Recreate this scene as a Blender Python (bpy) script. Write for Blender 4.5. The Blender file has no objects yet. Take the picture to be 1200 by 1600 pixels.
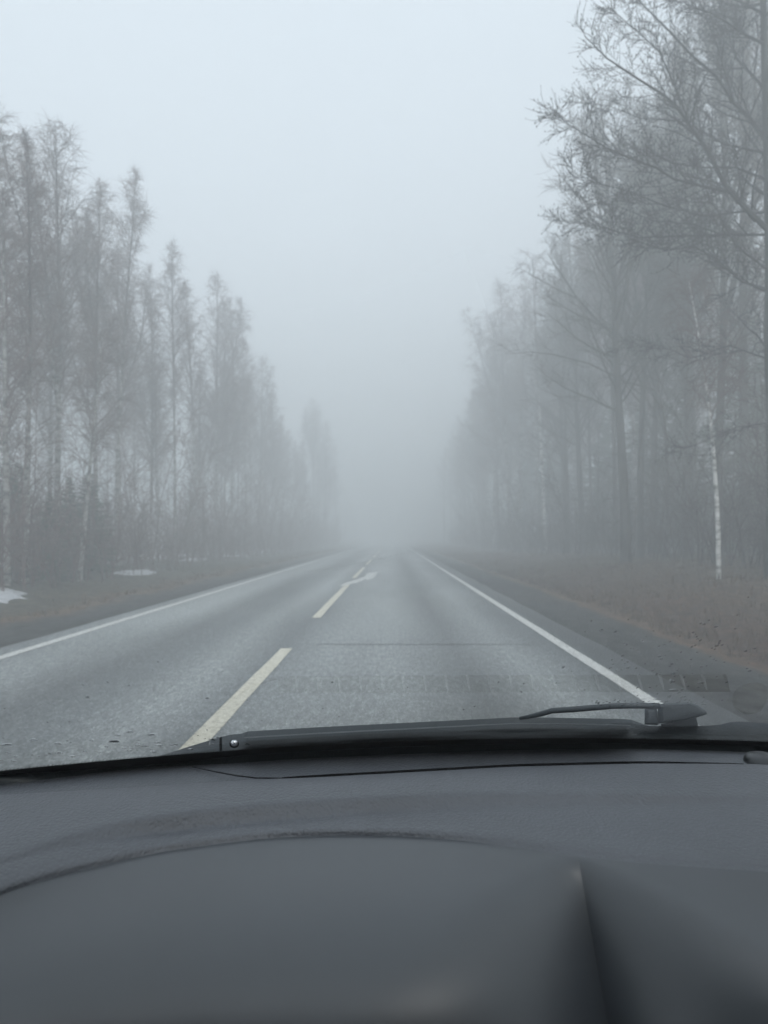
import bpy, math, random
import numpy as np
from mathutils import Vector, noise

R = math.radians
scene = bpy.context.scene
C = scene.collection
F, VX, VY = 1202.0, 613.0, 840.0        # focal length in photo pixels and the vanishing point of the road
EYE = 1.30                               # eye height above the road (metres)

# ------------------------------------------------------------------ camera
cd = bpy.data.cameras.new("camera"); cam = bpy.data.objects.new("camera", cd); C.objects.link(cam)
scene.camera = cam
cam.location = (0, 0, EYE); cam.rotation_euler = (R(90), 0, 0)
cd.sensor_fit = 'VERTICAL'; cd.sensor_height = 34.6; cd.sensor_width = 25.95; cd.lens = 26.0
cd.shift_x = -13 / 1600; cd.shift_y = 40 / 1600
cd.clip_start = 0.02; cd.clip_end = 3000
cd.dof.use_dof = True; cd.dof.focus_distance = 1.05; cd.dof.aperture_fstop = 26 / 3.1

# ------------------------------------------------------------------ light
SUN_EL, SUN_AZ = R(50), R(150)
w = bpy.data.worlds.new("World"); scene.world = w; w.use_nodes = True
nt = w.node_tree; nt.nodes.clear()
sky = nt.nodes.new("ShaderNodeTexSky"); sky.sky_type = 'NISHITA'; sky.sun_disc = False
sky.sun_elevation = SUN_EL; sky.sun_rotation = SUN_AZ; sky.air_density = 1.0; sky.dust_density = 4.0; sky.ozone_density = 1.0
hsv = nt.nodes.new("ShaderNodeHueSaturation"); hsv.inputs["Saturation"].default_value = 0.24
mixc = nt.nodes.new("ShaderNodeMix"); mixc.data_type = 'RGBA'; mixc.inputs[0].default_value = 0.55
mixc.inputs[7].default_value = (5.75, 6.35, 7.1, 1)          # the even cloud layer above the fog
bg = nt.nodes.new("ShaderNodeBackground"); bg.inputs[1].default_value = 0.13
out = nt.nodes.new("ShaderNodeOutputWorld")
nt.links.new(sky.outputs[0], hsv.inputs["Color"]); nt.links.new(hsv.outputs[0], mixc.inputs[6])
nt.links.new(mixc.outputs[2], bg.inputs[0]); nt.links.new(bg.outputs[0], out.inputs[0])
sd = bpy.data.lights.new("sun", 'SUN'); sd.energy = 0.7; sd.angle = R(30); sd.color = (1.0, 0.97, 0.93)
so = bpy.data.objects.new("sun", sd); C.objects.link(so)
dv = Vector((math.sin(SUN_AZ) * math.cos(SUN_EL), math.cos(SUN_AZ) * math.cos(SUN_EL), math.sin(SUN_EL)))
so.rotation_euler = dv.to_track_quat('Z', 'Y').to_euler()
scene.view_settings.view_transform = 'Standard'; scene.view_settings.look = 'None'
scene.view_settings.exposure = 0.92; scene.view_settings.gamma = 1.0
cy = scene.cycles
cy.use_denoising = True; cy.max_bounces = 10; cy.diffuse_bounces = 3; cy.glossy_bounces = 3
cy.volume_bounces = 6; cy.transparent_max_bounces = 24; cy.transmission_bounces = 4
cy.caustics_reflective = False; cy.caustics_refractive = False; cy.sample_clamp_indirect = 6.0

FOG = 0.0208

# ------------------------------------------------------------------ helpers
def P(px, py, Y):
    return ((px - VX) / F * Y, Y, EYE - (py - VY) / F * Y)

class MB:
    def __init__(s): s.v = []; s.f = []; s.m = []
    def tube(s, pts, rad, n=3, mi=0, cap=False):
        base = len(s.v); k = len(pts)
        for i in range(k):
            p = pts[i]; a = pts[max(i - 1, 0)]; b = pts[min(i + 1, k - 1)]
            dx, dy, dz = b[0] - a[0], b[1] - a[1], b[2] - a[2]
            l = math.sqrt(dx * dx + dy * dy + dz * dz) or 1e-6
            dx /= l; dy /= l; dz /= l
            if abs(dz) < 0.9: ux, uy, uz = dy, -dx, 0.0
            else: ux, uy, uz = 0.0, dz, -dy
            l = math.sqrt(ux * ux + uy * uy + uz * uz) or 1e-6
            ux /= l; uy /= l; uz /= l
            wx, wy, wz = dy * uz - dz * uy, dz * ux - dx * uz, dx * uy - dy * ux
            r = rad[i]
            for j in range(n):
                c = math.cos(6.28318 * j / n) * r; q = math.sin(6.28318 * j / n) * r
                s.v.append((p[0] + ux * c + wx * q, p[1] + uy * c + wy * q, p[2] + uz * c + wz * q))
        for i in range(k - 1):
            for j in range(n):
                a = base + i * n + j; b = base + i * n + (j + 1) % n
                s.f.append((a, b, b + n, a + n)); s.m.append(mi)
        if cap:
            s.f.append(tuple(base + j for j in range(n))[::-1]); s.m.append(mi)
            s.f.append(tuple(base + (k - 1) * n + j for j in range(n))); s.m.append(mi)
    def poly(s, pts, mi=0):
        b = len(s.v); s.v += [tuple(p) for p in pts]; s.f.append(tuple(range(b, b + len(pts)))); s.m.append(mi)
    def box(s, x0, x1, y0, y1, z0, z1, mi=0):
        b = len(s.v)
        s.v += [(x0, y0, z0), (x1, y0, z0), (x1, y1, z0), (x0, y1, z0), (x0, y0, z1), (x1, y0, z1), (x1, y1, z1), (x0, y1, z1)]
        for q in ((3, 2, 1, 0), (4, 5, 6, 7), (0, 1, 5, 4), (1, 2, 6, 5), (2, 3, 7, 6), (3, 0, 4, 7)):
            s.f.append(tuple(b + i for i in q)); s.m.append(mi)
    def grid(s, rows, mi=0, close=False):
        b = len(s.v); n = len(rows[0])
        for r in rows: s.v += [tuple(map(float, p)) for p in r]
        for i in range(len(rows) - 1):
            for j in range(n - 1):
                a = b + i * n + j
                s.f.append((a, a + 1, a + n + 1, a + n)); s.m.append(mi)
    def mesh(s, name, mats, smooth=False):
        me = bpy.data.meshes.new(name)
        me.from_pydata(s.v, [], s.f); me.update()
        for m in (mats if isinstance(mats, (list, tuple)) else [mats]): me.materials.append(m)
        if any(s.m): me.polygons.foreach_set("material_index", s.m)
        if smooth: me.polygons.foreach_set("use_smooth", [True] * len(me.polygons))
        return me
    def build(s, name, mats, parent=None, smooth=False, **tags):
        o = bpy.data.objects.new(name, s.mesh(name, mats, smooth)); C.objects.link(o)
        if parent: o.parent = parent
        return tag(o, **tags)

def tag(o, label=None, cat=None, group=None, kind=None):
    if label: o["label"] = label
    if cat: o["category"] = cat
    if group: o["group"] = group
    if kind: o["kind"] = kind
    return o

def mat(name, base, rough=0.7, spec=0.5):
    m = bpy.data.materials.new(name); m.use_nodes = True
    b = m.node_tree.nodes["Principled BSDF"]
    b.inputs["Base Color"].default_value = (*base, 1); b.inputs["Roughness"].default_value = rough
    b.inputs["Specular IOR Level"].default_value = spec
    return m, m.node_tree, b
def N(t, typ, **kw):
    n = t.nodes.new(typ)
    for k, v in kw.items():
        if k in ("data_type", "operation", "blend_type", "feature", "noise_dimensions"): setattr(n, k, v)
        else: n.inputs[k].default_value = v
    return n
def coords(t, scale=(1, 1, 1), world=False):
    g = t.nodes.new("ShaderNodeNewGeometry") if world else t.nodes.new("ShaderNodeTexCoord")
    mp = t.nodes.new("ShaderNodeMapping"); mp.inputs["Scale"].default_value = scale
    t.links.new(g.outputs["Position" if world else "Object"], mp.inputs[0]); return mp.outputs[0]
def ramp(t, src, stops):
    r = t.nodes.new("ShaderNodeValToRGB"); t.links.new(src, r.inputs[0])
    e = r.color_ramp.elements
    while len(e) < len(stops): e.new(0.5)
    for i, (p, c) in enumerate(stops):
        e[i].position = p; e[i].color = (*c, 1) if len(c) == 3 else c
    return r.outputs[0]
def mixcol(t, fac, a, b, mode='MIX'):
    m = t.nodes.new("ShaderNodeMix"); m.data_type = 'RGBA'; m.blend_type = mode
    for i, v in ((0, fac), (6, a), (7, b)):
        if hasattr(v, "is_linked"): t.links.new(v, m.inputs[i])
        elif i == 0: m.inputs[0].default_value = v
        else: m.inputs[i].default_value = (*v, 1)
    return m.outputs[2]
def bump(t, b, h, strength, dist):
    n = t.nodes.new("ShaderNodeBump"); n.inputs["Strength"].default_value = strength; n.inputs["Distance"].default_value = dist
    t.links.new(h, n.inputs["Height"]); t.links.new(n.outputs[0], b.inputs["Normal"])

# ------------------------------------------------------------------ outdoor materials
def make_asphalt():
    m, t, b = mat("asphalt", (0.1, 0.1, 0.1), 0.5)
    g = t.nodes.new("ShaderNodeNewGeometry"); sx = t.nodes.new("ShaderNodeSeparateXYZ"); t.links.new(g.outputs["Position"], sx.inputs[0])
    # long wear bands: polished wheel tracks are paler, lane middles darker
    wob = N(t, "ShaderNodeTexNoise", Scale=1.0, Detail=2.0); t.links.new(coords(t, (0.35, 0.035, 1), True), wob.inputs["Vector"])
    ma = N(t, "ShaderNodeMath", operation='MULTIPLY_ADD'); ma.inputs[1].default_value = 0.9; t.links.new(wob.outputs[0], ma.inputs[0]); t.links.new(sx.outputs[0], ma.inputs[2])
    mr = t.nodes.new("ShaderNodeMapRange"); mr.inputs[1].default_value = -5 + .45; mr.inputs[2].default_value = 3 + .45
    t.links.new(ma.outputs[0], mr.inputs[0])
    def X(x): return (x + 5) / 8
    D, L = (0.150, 0.158, 0.158), (0.30, 0.317, 0.317)
    M = (0.175, 0.187, 0.189)
    band = ramp(t, mr.outputs[0], [(X(-4.6), M), (X(-3.9), L), (X(-3.45), L), (X(-2.75), D), (X(-2.2), M), (X(-1.75), L), (X(-1.25), M),
                                   (X(-0.75), L), (X(-0.1), L), (X(0.65), D), (X(1.25), L), (X(1.75), M), (X(2.2), (.085, .09, .09))])
    n1 = N(t, "ShaderNodeTexNoise", Scale=24.0, Detail=5.0, Roughness=0.75); t.links.new(coords(t, (1, .25, 1), True), n1.inputs["Vector"])
    n1c = ramp(t, n1.outputs[0], [(0.34, (.64, .64, .64)), (0.5, (.95, .95, .95)), (0.66, (1.5, 1.5, 1.49))])
    c = mixcol(t, 1.0, band, n1c, 'MULTIPLY')
    n2 = N(t, "ShaderNodeTexNoise", Scale=70.0, Detail=3.0, Roughness=0.7); t.links.new(coords(t, (1, .4, 1), True), n2.inputs["Vector"])
    n2c = ramp(t, n2.outputs[0], [(0.36, (.45, .45, .45)), (0.5, (.95, .95, .95)), (0.66, (1.9, 1.9, 1.85))])
    c = mixcol(t, 0.8, c, n2c, 'MULTIPLY')
    n3 = N(t, "ShaderNodeTexNoise", Scale=1.0, Detail=4.0); t.links.new(coords(t, (.7, .12, 1), True), n3.inputs["Vector"])
    n3c = ramp(t, n3.outputs[0], [(0.3, (.8, .8, .8)), (0.7, (1.2, 1.2, 1.2))])
    c = mixcol(t, 1.0, c, n3c, 'MULTIPLY')
    t.links.new(c, b.inputs["Base Color"])
    rr = t.nodes.new("ShaderNodeMapRange"); rr.inputs[3].default_value = 0.42; rr.inputs[4].default_value = 0.7
    t.links.new(n1.outputs[0], rr.inputs[0]); t.links.new(rr.outputs[0], b.inputs["Roughness"])
    bump(t, b, n2.outputs[0], 0.5, 0.006)
    return m
ASPHALT = make_asphalt()

def noisy(name, stops, scale, rough=0.85, sc=(1, 1, 1), det=6, bs=0.6, bd=0.02, world=True, spec=0.3):
    m, t, b = mat(name, (0.1, 0.1, 0.1), rough, spec)
    n = N(t, "ShaderNodeTexNoise", Scale=scale, Detail=float(det), Roughness=0.65); t.links.new(coords(t, sc, world), n.inputs["Vector"])
    t.links.new(ramp(t, n.outputs[0], stops), b.inputs["Base Color"])
    if bs: bump(t, b, n.outputs[0], bs, bd)
    return m
PAINT_W = noisy("white_road_paint", [(0.36, (.30, .30, .29)), (0.46, (.62, .62, .59)), (0.6, (.78, .78, .75))], 22, 0.5, bs=0.3, bd=0.004)
PAINT_Y = noisy("cream_road_paint", [(0.34, (.36, .34, .29)), (0.45, (.66, .62, .50)), (0.62, (.80, .765, .65))], 22, 0.5, bs=0.3, bd=0.004)
TAR = noisy("tar_seam", [(0.3, (.05, .05, .05)), (0.7, (.10, .10, .10))], 9, 0.5)
SNOW = noisy("old_snow", [(0.3, (.30, .31, .32)), (0.5, (.50, .51, .53)), (0.7, (.66, .68, .70))], 5, 0.6)
SPRUCE = noisy("spruce_needles", [(0.3, (.018, .036, .016)), (0.7, (.055, .090, .040))], 3, 0.8, bs=0)
DRY = noisy("dry_grass", [(0.3, (.06, .045, .03)), (0.5, (.12, .085, .055)), (0.7, (.22, .165, .11))], 4, 0.8, bs=0)

def make_ground():
    m, t, b = mat("verge_ground", (.1, .1, .1), 0.9, 0.2)
    g = t.nodes.new("ShaderNodeNewGeometry"); sx = t.nodes.new("ShaderNodeSeparateXYZ"); t.links.new(g.outputs["Position"], sx.inputs[0])
    wob = N(t, "ShaderNodeTexNoise", Scale=0.8, Detail=5.0, Roughness=.6); t.links.new(coords(t, (1, 1, 1), True), wob.inputs["Vector"])
    ma = N(t, "ShaderNodeMath", operation='MULTIPLY_ADD'); ma.inputs[1].default_value = 0.9; t.links.new(wob.outputs[0], ma.inputs[0]); t.links.new(sx.outputs[0], ma.inputs[2])
    mr = t.nodes.new("ShaderNodeMapRange"); mr.inputs[1].default_value = -14 + .45; mr.inputs[2].default_value = 14 + .45
    t.links.new(ma.outputs[0], mr.inputs[0])
    def X(x): return (x + 14) / 28
    litter, grav, tan, brown = (.060, .056, .044), (.062, .062, .058), (.14, .096, .064), (.080, .048, .033)
    c = ramp(t, mr.outputs[0], [(0, litter), (X(-9.0), (.065, .062, .048)), (X(-7.2), (.085, .075, .055)), (X(-6.7), tan), (X(-6.3), grav), (X(-4.4), (.06, .06, .058)),
                                (X(2.3), (.06, .06, .058)), (X(3.9), grav), (X(4.1), tan), (X(4.7), brown), (X(9.0), (.10, .078, .055)), (1, litter)])
    n = N(t, "ShaderNodeTexNoise", Scale=6.0, Detail=8.0, Roughness=.7); t.links.new(coords(t, (1, .6, 1), True), n.inputs["Vector"])
    c = mixcol(t, 1.0, c, ramp(t, n.outputs[0], [(.3, (.45, .45, .45)), (.5, (1, 1, 1)), (.72, (1.9, 1.85, 1.75))]), 'MULTIPLY')
    t.links.new(c, b.inputs["Base Color"]); bump(t, b, n.outputs[0], 0.9, 0.05)
    return m
GROUND = make_ground()

def make_birch_bark(name="birch_bark", k=.60, dk=.08, z0=6.5, z1=11.0):
    m, t, b = mat(name, (.5, .5, .5), 0.75, 0.25)
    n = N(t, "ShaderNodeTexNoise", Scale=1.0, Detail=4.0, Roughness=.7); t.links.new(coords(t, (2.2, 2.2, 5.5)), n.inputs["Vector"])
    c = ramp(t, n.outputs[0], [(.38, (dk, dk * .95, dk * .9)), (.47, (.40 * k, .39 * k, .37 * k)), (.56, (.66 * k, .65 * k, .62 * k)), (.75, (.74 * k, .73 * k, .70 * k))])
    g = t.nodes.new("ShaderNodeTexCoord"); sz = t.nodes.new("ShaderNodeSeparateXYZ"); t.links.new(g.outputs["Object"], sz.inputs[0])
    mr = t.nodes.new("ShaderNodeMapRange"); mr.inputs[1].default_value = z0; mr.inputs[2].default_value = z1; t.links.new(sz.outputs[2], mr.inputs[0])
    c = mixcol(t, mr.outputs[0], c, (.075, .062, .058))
    t.links.new(c, b.inputs["Base Color"]); return m
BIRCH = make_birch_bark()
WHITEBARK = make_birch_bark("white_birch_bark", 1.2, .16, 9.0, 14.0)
DARKBARK = noisy("grey_bark", [(0.3, (.04, .037, .034)), (0.7, (.11, .10, .09))], 5, 0.85, (1, 1, .35), world=False)
TWIG = noisy("birch_twigs", [(0.3, (.105, .075, .070)), (0.7, (.215, .155, .142))], 2, 0.8, bs=0)
TWIG2 = noisy("alder_twigs", [(0.3, (.036, .028, .024)), (0.7, (.080, .060, .046))], 2, 0.8, bs=0)

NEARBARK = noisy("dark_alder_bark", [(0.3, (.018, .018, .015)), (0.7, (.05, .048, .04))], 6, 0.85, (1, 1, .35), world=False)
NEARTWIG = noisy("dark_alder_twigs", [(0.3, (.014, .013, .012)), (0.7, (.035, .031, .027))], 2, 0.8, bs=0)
# ------------------------------------------------------------------ terrain and road
def gz(x, y):
    h = 0.0
    if x < 0:
        xs = [-400, -60, -16, -10, -8, -7.0, -6.2, -5.3, -4.7, 0]; zs = [1.5, 1.0, .25, .10, .0, -.12, -.22, -.12, -.03, -.02]
    else:
        xs = [0, 2.5, 3.6, 4.3, 5.0, 7.0, 9.0, 11.5, 16, 60, 400]
        zs = [-.02, -.03, -.10, -.18, -.10, .22, .46, .66, .8, 1.2, 1.6]
    h = float(np.interp(x, xs, zs))
    if x > 0:                              # the bank is high beside the car and dies away further on
        k = max(0.25, min(1.0, 1.0 - (y - 25) / 45.0))
        if h > 0: h *= k
    a = 0 if -4.9 < x < 2.7 else min(1.0, min(abs(x + 4.9), abs(x - 2.7)) / 2.5)
    if a:
        h += a * 0.16 * noise.noise(Vector((x * .35, y * .35, 0))) + a * .05 * noise.noise(Vector((x * 1.6, y * 1.6, 3)))
    return h
mb = MB()
xs = [-400, -250, -150, -100, -70, -50, -38, -30] + [-26 + i * .5 for i in range(36)] + [-8 + i * .2 for i in range(17)] + [-4.65, -3, 0, 2.5] \
    + [2.7 + i * .2 for i in range(42)] + [11.2 + i * .5 for i in range(36)] + [30, 38, 50, 70, 100, 150, 250, 400]
ys = [-120, -60, -30, -15] + [-8 + i * .35 for i in range(120)] + [34 + i * 1.0 for i in range(60)] + [95 + i * 4 for i in range(30)] + [220, 250, 300, 360, 400]
mb.grid([[(x, y, gz(x, y) if y > -20 else gz(x, -20)) for x in xs] for y in ys])
mb.build("ground", GROUND, smooth=True, kind="structure")

def strip(x0, x1, y0, y1, z, step=3.0, rag=0.0, rnd=random.Random(1)):
    m = MB(); n = max(1, int((y1 - y0) / step)); rows = []
    for i in range(n + 1):
        y = y0 + (y1 - y0) * i / n
        rows.append([(x0 + rnd.uniform(-rag, rag), y, z), (x1 + rnd.uniform(-rag, rag), y, z)])
    m.grid(rows); return m
mb = MB(); rr = random.Random(4); rows = []
for i in range(500):
    y = -60 + i * .9
    e = .05 * noise.noise(Vector((0, y * .7, 0)))
    e2 = .07 * noise.noise(Vector((5, y * .7, 0)))
    rows.append([(-4.62 + e, y, -.05), (-4.60 + e, y, 0)] + [(x, y, 0) for x in (-3, -1.2, .5, 2)] + [(2.52 + e2, y, 0), (2.54 + e2, y, -.05)])
mb.grid(rows); mb.build("road", ASPHALT, kind="structure")
strip(-4.30, -4.17, -50, 390, .005, 1.0, .004).build("edge_line", PAINT_W, kind="structure")
strip(1.985, 2.115, -50, 390, .005, 1.0, .004).build("edge_line", PAINT_W, kind="structure")
mb = MB()
for k in range(-3, 24):
    y0 = 12.45 + 12.25 * k; y1 = y0 + 8.9
    if k == -1: y0, y1 = -0.2, 9.0
    m2 = strip(-1.305, -1.165, y0, y1, .005, .6, .004)
    b = len(mb.v); mb.v += m2.v; mb.f += [tuple(i + b for i in f) for f in m2.f]; mb.m += m2.m
mb.build("centre_line", PAINT_Y, kind="structure")
def ground_pt(px, py, z=.005):
    Y = (EYE - z) * F / (py - VY); return ((px - VX) / F * Y, Y, z)
mb = MB()
ctr = [(536, 912.5), (546, 910.5), (556, 907.2), (564, 904.6), (572, 903.4), (577, 901.6)]
wd = [.12, .30, .40, .46, .46, .42]
prev = None; rows = []
for (px, py), wv in zip(ctr, wd):
    p = ground_pt(px, py, .009); rows.append([(p[0] - wv * .38, p[1] - wv * 5.4, .009), (p[0] + wv * .38, p[1] + wv * 5.4, .009)])
mb.grid(rows)
mb.poly([ground_pt(*q, z=.013) for q in ((572.5, 906.5), (583.5, 903.5), (590.5, 894.0), (575, 894.8), (571, 899.0))])
mb.build("lane_arrow", PAINT_W, kind="structure")
mb = MB()
pts = [(-.9 + i * .08, 9.35 + .05 * noise.noise(Vector((i * .3, 0, 0))), .004) for i in range(34)]
mb.grid([[(x, y - .016, z) for x, y, z in pts], [(x, y + .016, z) for x, y, z in pts]])
mb.build("tar_seam", TAR, kind="structure")

# snow lying at the foot of the left wood
def snow_patch(cx, cy, rx, ry, seed, m, h=.10):
    k = 60; rows = []
    for ring, (s, hh) in enumerate(((1.0, -.08), (.8, .35), (.5, .8), (.2, 1.0))):
        r = []
        for j in range(k + 1):
            a = 6.28318 * (j % k) / k
            q = 1 + .5 * noise.noise(Vector((math.cos(a) * 1.6, math.sin(a) * 1.6, seed))) + .28 * noise.noise(Vector((math.cos(a) * 6, math.sin(a) * 6, seed)))
            x = cx + rx * s * q * math.cos(a); y = cy + ry * s * q * math.sin(a)
            r.append((x, y, gz(x, y) + h * hh))
        rows.append(r)
    m.grid(rows)
    m.poly([rows[-1][j] for j in range(k)])
mb = MB()
for i, (x, y, rx, ry, h) in enumerate([(-8.9, 16.9, 1.0, .8, .08), (-9.0, 27.0, .5, 1.7, .12), (-10.4, 40, .6, 1.8, .12), (-13, 27, 1.3, 1.5, .16),
        (-12, 21, 1.2, 1.0, .14), (-10.2, 50, .8, 4.0, .16), (-14.5, 34, 1.2, 2.0, .15), (-16, 29, 2, 1.2, .15), (-11, 66, .8, 6, .2), (-18, 40, 2.5, 1.5, .2), (-13.5, 45, 1.5, 3, .2), (-10.5, 13, .9, 1.5, .15)]):
    snow_patch(x, y, rx, ry, i * 3.3, mb, h)
mb.build("snow", SNOW, smooth=True, kind="structure")

# dry grass tufts
mb = MB(); rg = random.Random(7)
def tuft(x, y, n, h, spread):
    z = gz(x, y) - .01
    for _ in range(n):
        a = rg.uniform(0, 6.28); l = h * rg.uniform(.5, 1.2); s = rg.uniform(.2, 1.0) * l
        bx, by = x + rg.gauss(0, spread), y + rg.gauss(0, spread)
        w_ = .005 + .0006 * y * .15; c, d = math.cos(a), math.sin(a)
        mx, my, mz = bx + c * s * .4, by + d * s * .4, z + l * .7
        mb.v += [(bx - d * w_, by + c * w_, z), (bx + d * w_, by - c * w_, z), (mx + d * w_ * .7, my - c * w_ * .7, mz), (mx - d * w_ * .7, my + c * w_ * .7, mz), (bx + c * s, by + d * s, z + l * rg.uniform(.6, 1.0))]
        b = len(mb.v) - 5; mb.f += [(b, b + 1, b + 2, b + 3), (b + 3, b + 2, b + 4)]; mb.m += [0, 0]
for _ in range(2300):
    y = rg.uniform(4, 60) if rg.random() < .8 else rg.uniform(60, 110)
    if rg.random() < .42: tuft(4.35 + abs(rg.gauss(0, .35)), y, 6, .13, .06)
    else: tuft(rg.uniform(4.6, 12), y, 6, .16, .09)
for _ in range(1900):
    y = rg.uniform(7, 34); tuft(rg.uniform(4.3, 11.5), y, 7, .15, .12)
for _ in range(1300):
    y = rg.uniform(8, 90)
    if rg.random() < .6: tuft(-6.6 - abs(rg.gauss(0, .3)), y, 6, .13, .07)
    else: tuft(-rg.uniform(7, 12), y, 6, .18, .09)
mb.build("dry_grass", DRY, kind="stuff")

# ------------------------------------------------------------------ trees
def vnorm(v):
    l = math.sqrt(v[0] ** 2 + v[1] ** 2 + v[2] ** 2) or 1e-6
    return (v[0] / l, v[1] / l, v[2] / l)
def limb(rnd, start, d, length, segs, wig, lift):
    """a wandering polyline; lift > 0 turns it upward, < 0 lets it droop"""
    pts = [start]; p = start; st = length / segs
    for i in range(segs):
        d = vnorm((d[0] + rnd.gauss(0, wig), d[1] + rnd.gauss(0, wig), d[2] + rnd.gauss(0, wig) + lift))
        p = (p[0] + d[0] * st, p[1] + d[1] * st, p[2] + d[2] * st); pts.append(p)
    return pts
def on(pts, t):
    f = t * (len(pts) - 1); i = min(int(f), len(pts) - 2); f -= i
    a, b = pts[i], pts[i + 1]
    return tuple(a[k] + (b[k] - a[k]) * f for k in range(3)), vnorm(tuple(b[k] - a[k] for k in range(3)))
def side_dir(rnd, d, spread):
    r = (rnd.gauss(0, 1), rnd.gauss(0, 1), rnd.gauss(0, .7))
    dot = r[0] * d[0] + r[1] * d[1] + r[2] * d[2]
    r = vnorm((r[0] - dot * d[0], r[1] - dot * d[1], r[2] - dot * d[2]))
    c, s = math.cos(spread), math.sin(spread)
    return (d[0] * c + r[0] * s, d[1] * c + r[1] * s, d[2] * c + r[2] * s)
def dress(cr, rnd, pts, L, r0, n2, n3, droop, twig, up2=.05, buds=False, t0=.12):
    """side branches and twigs along one branch"""
    for q in range(n2):
        t = t0 + (1 - t0) * (q + rnd.random()) / n2
        p, d = on(pts, t)
        l2 = L * (.42 * (1 - .72 * t)) * rnd.uniform(.6, 1.3)
        dd = side_dir(rnd, d, R(rnd.uniform(28, 55)))
        b2 = limb(rnd, p, dd, l2, 4, .13, up2)
        rb = max(r0 * (1 - t) * .45, .007)
        cr.tube(b2, [rb, rb * .8, rb * .62, rb * .5, rb * .35])
        for k in range(n3):
            tt = .15 + .85 * (k + rnd.random()) / n3
            p3, d3 = on(b2, min(tt, 1))
            l3 = twig * rnd.uniform(.45, 1.3)
            b3 = limb(rnd, p3, side_dir(rnd, d3, R(rnd.uniform(20, 60))), l3, 3, .16, -droop)
            cr.tube(b3, [.0058, .005, .0042, .0025])
            if buds:
                for e in (b3[-1], b3[1], b3[2]):
                    if rnd.random() < .6:
                        s = rnd.uniform(.012, .024)
                        cr.tube([e, (e[0] + rnd.uniform(-s, s), e[1] + rnd.uniform(-s, s), e[2] + s * 1.6)], [s * .55, s * .3])
def make_tree(seed, H, r, crown0, nb, spread, ang, droop, n2=8, n3=7, lean=(0, 0), wig=.03, twig=.6, lift=.05, fork=False):
    rnd = random.Random(seed); tr = MB(); cr = MB()
    k = 14; trunk = []; x = y = 0; vx = vy = 0
    for i in range(k + 1):
        t = i / k
        trunk.append((x + lean[0] * t * H, y + lean[1] * t * H, t * H - (.25 if i == 0 else 0)))
        vx += rnd.gauss(0, wig); vy += rnd.gauss(0, wig); x += vx * H / k * .4; y += vy * H / k * .4
    rad = [r * ((1.25 if i == 0 else 1) * (1 - i / k) ** .85) + .006 for i in range(k + 1)]
    tr.tube(trunk, rad, 8)
    stems = [(trunk, r, crown0, 1.0)]
    if fork:
        for _ in range(rnd.choice([1, 2, 2])):
            t = rnd.uniform(.35, .6); p, d = on(trunk, t)
            l = H * (1 - t) * rnd.uniform(.8, 1.0)
            s = limb(rnd, p, side_dir(rnd, d, R(rnd.uniform(14, 26))), l, 8, .05, .09)
            rs = r * (1 - t) * .75
            tr.tube(s, [rs * (1 - i / 8) + .006 for i in range(9)], 6)
            stems.append((s, rs, .1, .55))
    for st, rs, c0, share in stems:
        n = int(nb * share)
        for i in range(n):
            t = c0 + (1 - c0) * ((i + rnd.random()) / n) ** .95 * .985
            p, d = on(st, t)
            u = (t - c0) / (1 - c0)
            L = spread * (min(1, (u + .12) / .38) ** .6) * (1 - u) ** .66 * rnd.uniform(.7, 1.25) * 1.12 + .22
            if share < 1: L *= .7
            a = rnd.uniform(0, 6.28); e = R(ang + rnd.gauss(0, 9) + 14 * u)
            dd = (math.cos(a) * math.cos(e), math.sin(a) * math.cos(e), math.sin(e))
            b = limb(rnd, p, dd, L, 6, .09, lift)
            r0 = min(.011 * L + .004, rs * (1 - t) * .7 + .008)
            cr.tube(b, [r0 * (1 - .13 * j) for j in range(7)], 4)
            dress(cr, rnd, b, L, r0, max(3, int(n2 * min(1, L / spread + .35))), n3, droop, twig * min(1.0, .3 + L / 1.6))
    # short dead side twigs below the crown
    for i in range(14):
        p, d = on(trunk, rnd.uniform(.08, crown0)); a = rnd.uniform(0, 6.28)
        b = limb(rnd, p, (math.cos(a), math.sin(a), rnd.uniform(-.2, .5)), rnd.uniform(.3, 1.3), 4, .15, .0)
        cr.tube(b, [.009, .008, .006, .005, .003])
        for _ in range(4):
            p3, d3 = on(b, rnd.uniform(.3, 1)); cr.tube(limb(rnd, p3, side_dir(rnd, d3, .8), rnd.uniform(.15, .5), 2, .15, -.05), [.005, .004, .003])
    return tr, cr

class Kind:
    def __init__(s, name, tm, cm, bark, twigs, H, trunk_name="trunk", crown_name="crown"):
        s.name = name; s.H = H; s.tm = tm.mesh("trunk", bark, True) if tm else None; s.cm = cm.mesh("crown", twigs)
def place(kind, name, x, y, rot, scale, label, cat, group=None, sx=1.0, dz=0.0):
    e = bpy.data.objects.new(name, None); C.objects.link(e); e.empty_display_size = .3
    e.location = (x, y, gz(x, y) + dz); e.rotation_euler = (0, 0, rot); e.scale = (scale * sx, scale * sx, scale)
    t = bpy.data.objects.new("trunk", kind.tm); C.objects.link(t); t.parent = e
    c = bpy.data.objects.new("crown", kind.cm); C.objects.link(c); c.parent = e
    return tag(e, label, cat, group)

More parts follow.
